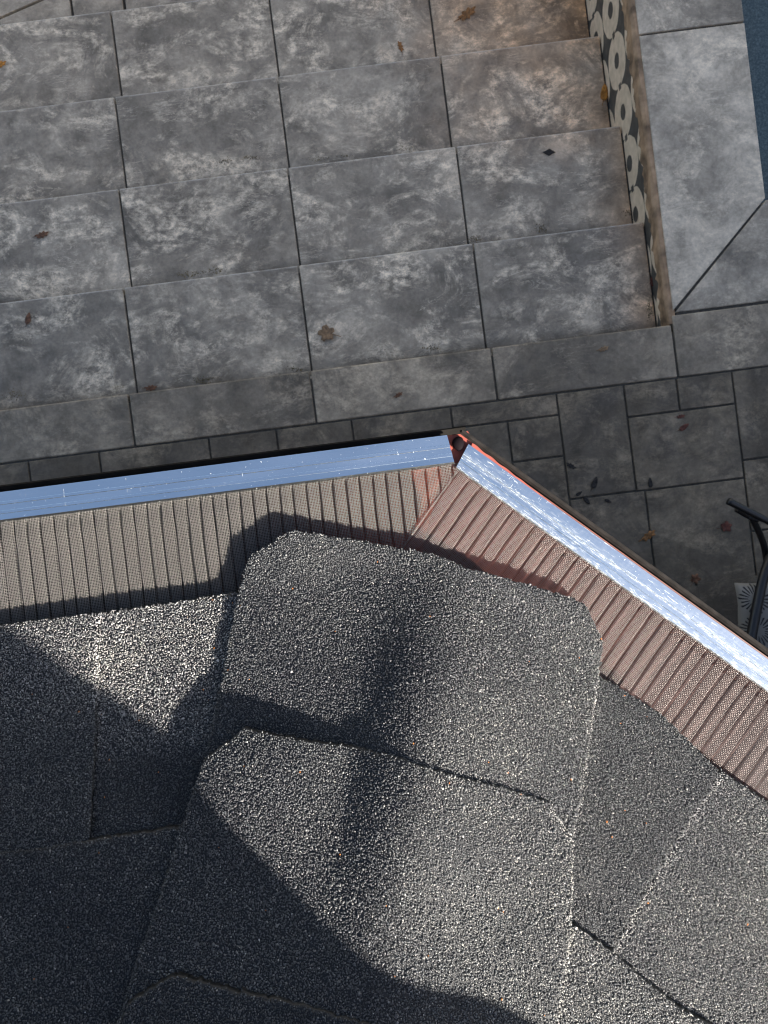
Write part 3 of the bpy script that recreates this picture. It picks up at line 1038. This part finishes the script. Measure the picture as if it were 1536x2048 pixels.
# ------------------------------------------------------------------ the house under and behind the roof
house = empty('house', (0, -2.2, 0), 'dark walled house with a bay standing behind and under the roof edge', 'house')
inset = .22
c1 = CORN+hd*(inset/math.cos(math.acos(-(hd@np.array([0, 1.]))))) 
wl = [(c1[0], c1[1]), (-2.0, YL-inset), (-2.0, -3.2), (3.0, -3.2), tuple(c1+dR_*1.5)]
MB().prism(wl, -.02, ZE-.125).build('bay_wall', M_WALL, house)
so = CORN+hd*.006
wl2 = [tuple(so), (-2.05, YL-.004), (-2.05, YL-.9), tuple(CORN+hd*.9), tuple(so+dR_*1.48)]
MB().prism([tuple(so), (-2.05, so[1]), (-2.05, so[1]-inset-.05), tuple(c1+hd*.06), tuple(c1+hd*.06+dR_*1.3), tuple(so+dR_*1.45)], ZE-.12, ZE-.1).build('soffit', M_WALL, house)

# unseen wall added as blocker, its edge shaped to throw the diagonal shadow
YW = -.62
tr = []
for (u, v, zf) in [(-260, 1075, zL(.002)), (30, 1260, zL(.002)), (190, 1366, zL(.002)), (345, 1472, zL(0)), (395, 1578, zc2), (500, 1690, zc2), (620, 1812, zc2), (720, 1906, zc2), (800, 1955, zc2), (860, 1972, zc2), (940, 1985, zc2), (1010, 2010, zc2), (1085, 2055, zc2), (1150, 2120, zc2)]:
    p = onsurf(u, v, zf)
    t = (YW-p[1])/SUN[1]
    p = p+SUN*t
    tr.append((p[0], p[2]))

# blocker edge continues up to the left, body runs left and down behind the bay roof
edge_pts = [(-1.55, 4.75)]+[(float(a), float(b_)) for a, b_ in tr]+[(float(tr[-1][0])+.01, 2.55), (.305, 2.32), (-2.2, 2.32), (-2.2, 4.75)]
me_b = bmesh.new()
fv = [me_b.verts.new((a, YW, z)) for a, z in edge_pts]
# the back of the wall follows the front but is stepped in, so the front arris throws the shadow
bv = [me_b.verts.new((a-(.16 if a > -1.6 else 0), YW-.12, z)) for a, z in edge_pts]
me_b.faces.new(fv); me_b.faces.new(bv[::-1])
for i in range(len(fv)):
    j = (i+1) % len(fv)
    me_b.faces.new((fv[i], bv[i], bv[j], fv[j]))
bmesh.ops.recalc_face_normals(me_b, faces=me_b.faces)
me = bpy.data.meshes.new('shadow_blocker_wall'); me_b.to_mesh(me); me_b.free()
link('shadow_blocker_wall', me, M_WALL, house)

# unseen tall block added towards the sun: it keeps the whole terrace in shade
wing = empty('added_shade_wing', (SUN[0]/math.hypot(SUN[0], SUN[1])*4.6, SUN[1]/math.hypot(SUN[0], SUN[1])*4.6, LOWZ), 'tall unseen block added on the sunny side to shade the terrace', 'house')
az = SUN_AZ
wc = np.array([math.cos(az), math.sin(az)])*5.6
M_WING = simple('wing_render', (.25, .25, .25), .9, noise=.1, nscale=3)
WH = 4.98
mb = MB(); mb.box(wc[0]-1.0, wc[0]+1.0, wc[1]-5.2, wc[1]+5.2, LOWZ-.1, WH-.18, rotz=az); mb.build('wall', M_WING, wing)
mb = MB(); mb.box(wc[0]-1.1, wc[0]+1.1, wc[1]-5.3, wc[1]+5.3, WH-.178, WH, rotz=az, bevel=.03); mb.build('roof', M_LIP, wing)
M_PANE = simple('dark_glass', (.02, .025, .03), .08)
M_FRAME = simple('white_frame', (.7, .7, .68), .5)
for k in (-3.2, -1.1, 1.1, 3.2):
    for zz in (.9, 3.1):
        d = np.array([math.cos(az), math.sin(az)]); t = np.array([-d[1], d[0]])
        c = wc-d*1.015+t*k
        fr = MB().box(c[0]-.03, c[0]+.03, c[1]-.55, c[1]+.55, zz-.6, zz+.6, rotz=az).build('window', M_FRAME, wing)
        c = c-d*.035
        pn_ = MB().box(c[0]-.01, c[0]+.01, c[1]-.48, c[1]+.48, zz-.53, zz+.53, rotz=az).build('pane', M_PANE, None)
        pn_.parent = fr

# unseen house added across the garden to send sunlight back into the shade
over = empty('bounce_house', (0, 10, LOWZ), 'unseen sunlit house added across the garden to bounce light into the shade', 'house')
MB().box(-11, 11, 10, 16, LOWZ-.1, 6.0).build('wall', simple('bounce_render', (.24, .235, .22), .9, noise=.06, nscale=2), over)
MB().prism([(-11.4, 9.6), (11.4, 9.6), (11.4, 16.4), (-11.4, 16.4)], 6.001, 6.25, .05).build('roof', simple('brown_tiles', (.16, .08, .05), .85, noise=.3, nscale=5), over)
for k in (-8, -4, 0, 4, 8):
    for zz in (.9, 3.8):
        fr = MB().box(k-.6, k+.6, 9.94, 9.998, zz-.7, zz+.7).build('window', M_FRAME, over)
        pn_ = MB().box(k-.5, k+.5, 9.92, 9.938, zz-.6, zz+.6).build('pane', M_PANE, None)
        pn_.parent = fr

# ------------------------------------------------------------------ garden chair and its cushion
chair = empty('garden_chair', (1.66, -.52, 0), 'black tubular metal garden armchair on the dark patio at the frame edge', 'chair')
def at(u, v, z): return Vector(onz(u, v, z))
AZ = .64
armA = smoothline([at(1456, 1002, AZ), at(1490, 1019, AZ), at(1530, 1039, AZ), at(1620, 1083, AZ+.01), at(1760, 1150, AZ+.01)], 4)
MB().tube(armA, [.0115]*len(armA), 12).build('armrest', M_BLACK, chair, True)
sl = smoothline([at(1474, 1017, AZ-.03), at(1495, 1029, AZ-.03), at(1516, 1040, AZ-.03)], 4)
MB().tube(sl, [.0125]*len(sl), 12).build('arm_socket', M_BLACK, chair, True)
fl_ = smoothline([at(1502, 1032, AZ-.02), at(1516, 1060, .57), at(1528, 1092, .50), at(1534, 1130, .46), at(1536, 1165, .43)], 4)
MB().tube(fl_, [.0105]*len(fl_), 12).build('arm_post', M_BLACK, chair, True)
bk = smoothline([at(1545, 1105, .50), at(1530, 1145, .52), at(1521, 1180, .53), at(1510, 1235, .545), at(1498, 1300, .56), at(1490, 1360, .57), at(1500, 1420, .57)], 5)
MB().tube(bk, [.0165]*len(bk), 12).build('seat_rail', M_BLACK, chair, True)
armB = smoothline([at(1500, 1420, .57), at(1560, 1450, .60), at(1640, 1490, .63), at(1760, 1545, AZ)], 4)
MB().tube(armB, [.0115]*len(armB), 12).build('armrest', M_BLACK, chair, True)
seatp = [at(1690, 1120, .43), at(1680, 1380, .43), at(1900, 1440, .43), at(1920, 1200, .43)]
MB().prism([p[:2] for p in seatp], .415, .43, .004).build('seat', M_BLACK, chair)
for p, q_ in ((at(1720, 1130, .43), (.01, .01)), (at(1705, 1372, .43), (.01, -.02)), (at(1880, 1430, .43), (.03, -.02)), (at(1910, 1205, .43), (.03, .02))):
    MB().tube([(p.x, p.y, .425), (p.x+q_[0], p.y+q_[1], .002)], [.011, .010], 12).build('leg', M_BLACK, chair, True)
backp = [at(1760, 1150, AZ+.01), at(1775, 1250, .86), at(1770, 1420, .86), at(1760, 1545, AZ)]
MB().tube(smoothline(backp, 6), .012, 12).build('backrest', M_BLACK, chair, True)

# cushion: pillow with black hand-drawn fans of short strokes
cm, cn, cb = newmat('fan_print_fabric')
tc = N(cn, 'ShaderNodeTexCoord')
sc_ = N(cn, 'ShaderNodeVectorMath', operation='SCALE'); sc_.inputs['Scale'].default_value = 1.0
spx = N(cn, 'ShaderNodeSeparateXYZ'); L(cn, tc.outputs['UV'], spx.inputs[0])
cell = 2.7
cu = math_(cn, 'SUBTRACT', math_(cn, 'FRACT', math_(cn, 'MULTIPLY', spx.outputs[0], cell)), .5)
cv = math_(cn, 'SUBTRACT', math_(cn, 'FRACT', math_(cn, 'MULTIPLY', spx.outputs[1], cell)), .5)
an = math_(cn, 'ARCTAN2', cv, cu)
rd = math_(cn, 'SQRT', math_(cn, 'ADD', math_(cn, 'MULTIPLY', cu, cu), math_(cn, 'MULTIPLY', cv, cv)))
st_ = ramp(cn, math_(cn, 'FRACT', math_(cn, 'MULTIPLY', an, 3.5)), [(0, 1), (.40, 1), (.48, 0)])
rw = math_(cn, 'ADD', rd, math_(cn, 'MULTIPLY', math_(cn, 'SINE', math_(cn, 'MULTIPLY', an, 9.0)), .03))
rm = ramp(cn, rw, [(.20, 0), (.22, 1), (.45, 1), (.48, 0)])
L(cn, mix(cn, math_(cn, 'MULTIPLY', st_.outputs[0], rm.outputs[0]), (.22, .21, .19), (.02, .02, .022)), cb.inputs['Base Color'])
cb.inputs['Roughness'].default_value = .9
b = bmesh.new()
nn_ = 24
gridv = {}
corners = [at(1471, 1166, .50), at(1625, 1150, .50), at(1650, 1350, .50), at(1478, 1330, .50)]
uvs = {}
for side in (1, -1):
    for i in range(nn_+1):
        for j in range(nn_+1):
            s_, t_ = i/nn_, j/nn_
            border = i in (0, nn_) or j in (0, nn_)
            if side == -1 and border:
                gridv[(side, i, j)] = gridv[(1, i, j)]; continue
            px = corners[0]*(1-s_)*(1-t_)+corners[1]*s_*(1-t_)+corners[2]*s_*t_+corners[3]*(1-s_)*t_
            a_ = 4*s_*(1-s_); b_ = 4*t_*(1-t_)
            cen = sum(corners, Vector())/4
            pull = 1-.10*((1-a_)*b_ + a_*(1-b_))*0 - .07*(a_*(1-b_)+b_*(1-a_))
            px = cen+(px-cen)*pull
            h = .055*(a_*b_)**.45
            v = b.verts.new((px.x, px.y, .49+side*h+.004*math.sin(9*s_+7*t_)))
            gridv[(side, i, j)] = v; uvs[v] = (s_, t_)
uvl = b.loops.layers.uv.new('UVMap')
for side in (1, -1):
    for i in range(nn_):
        for j in range(nn_):
            q4 = [gridv[(side, i, j)], gridv[(side, i+1, j)], gridv[(side, i+1, j+1)], gridv[(side, i, j+1)]]
            f = b.faces.new(q4 if side == 1 else q4[::-1])
            for lp_ in f.loops: lp_[uvl].uv = uvs[lp_.vert]
bmesh.ops.recalc_face_normals(b, faces=b.faces)
me = bpy.data.meshes.new('seat_cushion'); b.to_mesh(me); b.free()
o = link('seat_cushion', me, cm, None, True)
tag(o, 'white cushion with black fan strokes lying on the black garden chair', 'cushion')

# ------------------------------------------------------------------ fallen leaves
def leafmat(name, col):
    return simple(name, col, .75, noise=.45, nscale=120)
LM = {'orange': leafmat('orange_leaf', (.22, .10, .03)), 'brown': leafmat('brown_leaf', (.13, .06, .03)), 'amber': leafmat('amber_leaf', (.36, .15, .02)),
      'red': leafmat('red_leaf', (.10, .03, .018)), 'black': leafmat('black_leaf', (.012, .01, .009)), 'tan': leafmat('tan_leaf', (.22, .14, .075))}
GRP = 'fallen leaves scattered on the terrace'


def leaf(u, v, k, size, kind, col, label, rot=None, z=None, curl=.25):
    """size in photo pixels across; a lobed, pinnate or plain blade of real thickness"""
    zz = (-k*RI if k <= 5 else 0) if z is None else z
    p = onz(u, v, zz)
    s = size*(CAM_Z-zz)/FPX/2
    rot = random.uniform(0, 6.28) if rot is None else rot
    n = 44
    pts = []
    for i in range(n):
        t = 2*math.pi*i/n
        if kind == 'oak':        # wavy lobes down both sides
            r = .62+.30*math.cos(t)**2+.16*math.sin(7*t+.4)+random.uniform(-.05, .05)
            x, y = r*math.cos(t), .62*r*math.sin(t)
        elif kind == 'maple':
            r = .55+.32*abs(math.cos(2.5*t))**1.3+random.uniform(-.07, .07)
            x, y = r*math.cos(t), r*math.sin(t)
        elif kind == 'plain':
            x = math.cos(t); y = .42*math.sin(t)*(1-.35*math.cos(t))+random.uniform(-.02, .02)
        else:                    # diamond
            q_ = abs(math.cos(t))+abs(math.sin(t))
            x, y = math.cos(t)/q_, .5*math.sin(t)/q_
        pts.append((x*s, y*s))
    bm = bmesh.new()
    def zc(x, y): return .0015+curl*(y*y+.4*x*x)/s+.06*s*math.sin(5*x/s+3*y/s)+.06*s
    ctr = bm.verts.new((0, 0, zc(0, 0)))
    mid = [bm.verts.new((x*.55, y*.55, zc(x*.55, y*.55))) for x, y in pts]
    rim = [bm.verts.new((x, y, zc(x, y))) for x, y in pts]
    for i in range(n):
        j = (i+1) % n
        bm.faces.new((ctr, mid[i], mid[j])); bm.faces.new((mid[i], rim[i], rim[j], mid[j]))
    if kind != 'diamond':        # stalk
        a = [bm.verts.new((-s*.5, yy, zc(-s*.5, 0)+.0008)) for yy in (-s*.04, s*.04)]
        c_ = [bm.verts.new((-s*1.5, yy+s*.15, .002)) for yy in (-s*.03, s*.03)]
        bm.faces.new((a[0], c_[0], c_[1], a[1]))
    bmesh.ops.rotate(bm, verts=bm.verts, cent=(0, 0, 0), matrix=Matrix.Rotation(rot, 3, 'Z'))
    me = bpy.data.meshes.new('fallen_leaf'); bm.to_mesh(me); bm.free()
    o = link('fallen_leaf', me, LM[col], None, True)
    o.location = p
    so = o.modifiers.new('thickness', 'SOLIDIFY'); so.thickness = .0006
    tag(o, label, 'leaf', GRP)


leaf(934, 29, 4, 40, 'oak', 'orange', 'large ragged orange-brown leaf on the lowest step, topmost in the photo', .5)
leaf(801, 94, 4, 22, 'oak', 'orange', 'small orange leaf on the lowest step left of the large ragged one', 1.8)
leaf(1208, 186, 3, 34, 'plain', 'amber', 'amber oval leaf pressed against the patterned tile wall', 1.4)
leaf(1, 130, 4, 26, 'oak', 'amber', 'amber leaf cut by the left edge of the photo', .3)
leaf(85, 470, 2, 27, 'oak', 'brown', 'brown leaf on the left slab of the third step up, by a pale cloud stain', .2)
leaf(57, 637, 1, 24, 'plain', 'brown', 'narrow upright brown leaf on the left slab of the top step', 1.25)
leaf(653, 667, 1, 40, 'maple', 'tan', 'large tan lobed leaf with its stalk, in the middle of the top step', 2.9)
leaf(302, 776, 1, 24, 'oak', 'brown', 'dark brown leaf tucked against the edge stones on the top step', 0)
leaf(797, 790, 0, 18, 'oak', 'brown', 'small brown leaf on the narrow edge stones above the gutter corner', .4)
leaf(1207, 698, 0, 21, 'oak', 'tan', 'small tan leaf on the last edge stone before the tile wall', .2)
leaf(1304, 563, 1, 20, 'plain', 'red', 'red leaf wedged at the foot of the tile wall on the top step', 1.5)
leaf(1098, 305, 2, 27, 'diamond', 'black', 'black diamond-shaped leaf lying flat on the third step up', -.1, curl=.05)
leaf(1361, 833, 0, 17, 'oak', 'red', 'small dark red leaf on the patio joint below the pool coping', .1)
leaf(1368, 854, 0, 22, 'plain', 'red', 'narrow dark red leaf just below the small one on the patio joint', .5)
leaf(1142, 932, 0, 21, 'oak', 'black', 'black ragged leaf beside the angled gutter, uppermost of the dark ones', -.6)
leaf(1189, 965, 0, 25, 'plain', 'black', 'narrow black leaf standing upright to the right of the black ragged one', 1.1)
leaf(1158, 987, 0, 15, 'plain', 'black', 'tiny black leaf nearest the angled gutter', .5)
leaf(1173, 1001, 0, 19, 'plain', 'black', 'small black leaf on the joint between two dark patio stones', -1.0)
leaf(1216, 1002, 0, 15, 'plain', 'black', 'tiny black leaf alone just under the patio joint', -.5)
leaf(1300, 965, 0, 20, 'plain', 'black', 'black curled leaf above the long patio joint', 1.5)
leaf(1297, 1071, 0, 32, 'oak', 'orange', 'orange leaf lying across a vertical joint of the dark patio', .5)
leaf(1452, 1053, 0, 27, 'maple', 'red', 'rust red leaf on the dark patio beside the chair arm', .2)
leaf(1390, 1157, 0, 24, 'maple', 'brown', 'dim brown leaf near the cushion corner on the dark patio', 1.0)

# moss and dirt gathered in the back corners of the steps
mo_v, mo_f = [], []
cnt = 0
MO = [(450, 322, 3, 22, 10), (500, 315, 3, 26, 8), (640, 318, 3, 34, 9), (690, 312, 3, 20, 6), (810, 298, 3, 26, 8), (825, 545, 2, 22, 14), (380, 548, 2, 34, 12), (430, 541, 2, 22, 14),
      (1083, 458, 2, 18, 14), (950, 478, 2, 18, 14), (865, 697, 1, 26, 12), (590, 738, 1, 30, 8), (410, 762, 1, 30, 14), (1130, 283, 3, 50, 6), (1180, 277, 3, 26, 8), (1215, 230, 3, 12, 14), (1300, 620, 1, 10, 40), (1255, 425, 2, 14, 12), (30, 790, 1, 26, 18), (235, 775, 1, 14, 10)]
for (u, v, k, wx, wy) in MO:
    nn2 = int(wx*wy*.28)
    for _ in range(nn2):
        p = onz(u+rng.normal(0, wx*.4), v+rng.normal(0, wy*.3), -k*RI)
        if p[0] > XR-.004: continue
        r = rng.uniform(.0008, .0028)
        V = GR_V*np.array([r, r, r*.45])+rng.normal(0, r*.2, (6, 3))+p+np.array([0, 0, r*.15])
        mo_v.append(V); mo_f.append(GR_F+cnt); cnt += 6
M_MOSS = simple('moss_and_dirt', (.15, .12, .06), .95, noise=.6, nscale=9)
me = mesh_np('moss', np.concatenate(mo_v), np.concatenate(mo_f))
tag(link('moss', me, M_MOSS), 'thin olive moss and dirt caught at the back of the treads', 'moss', kind='stuff')
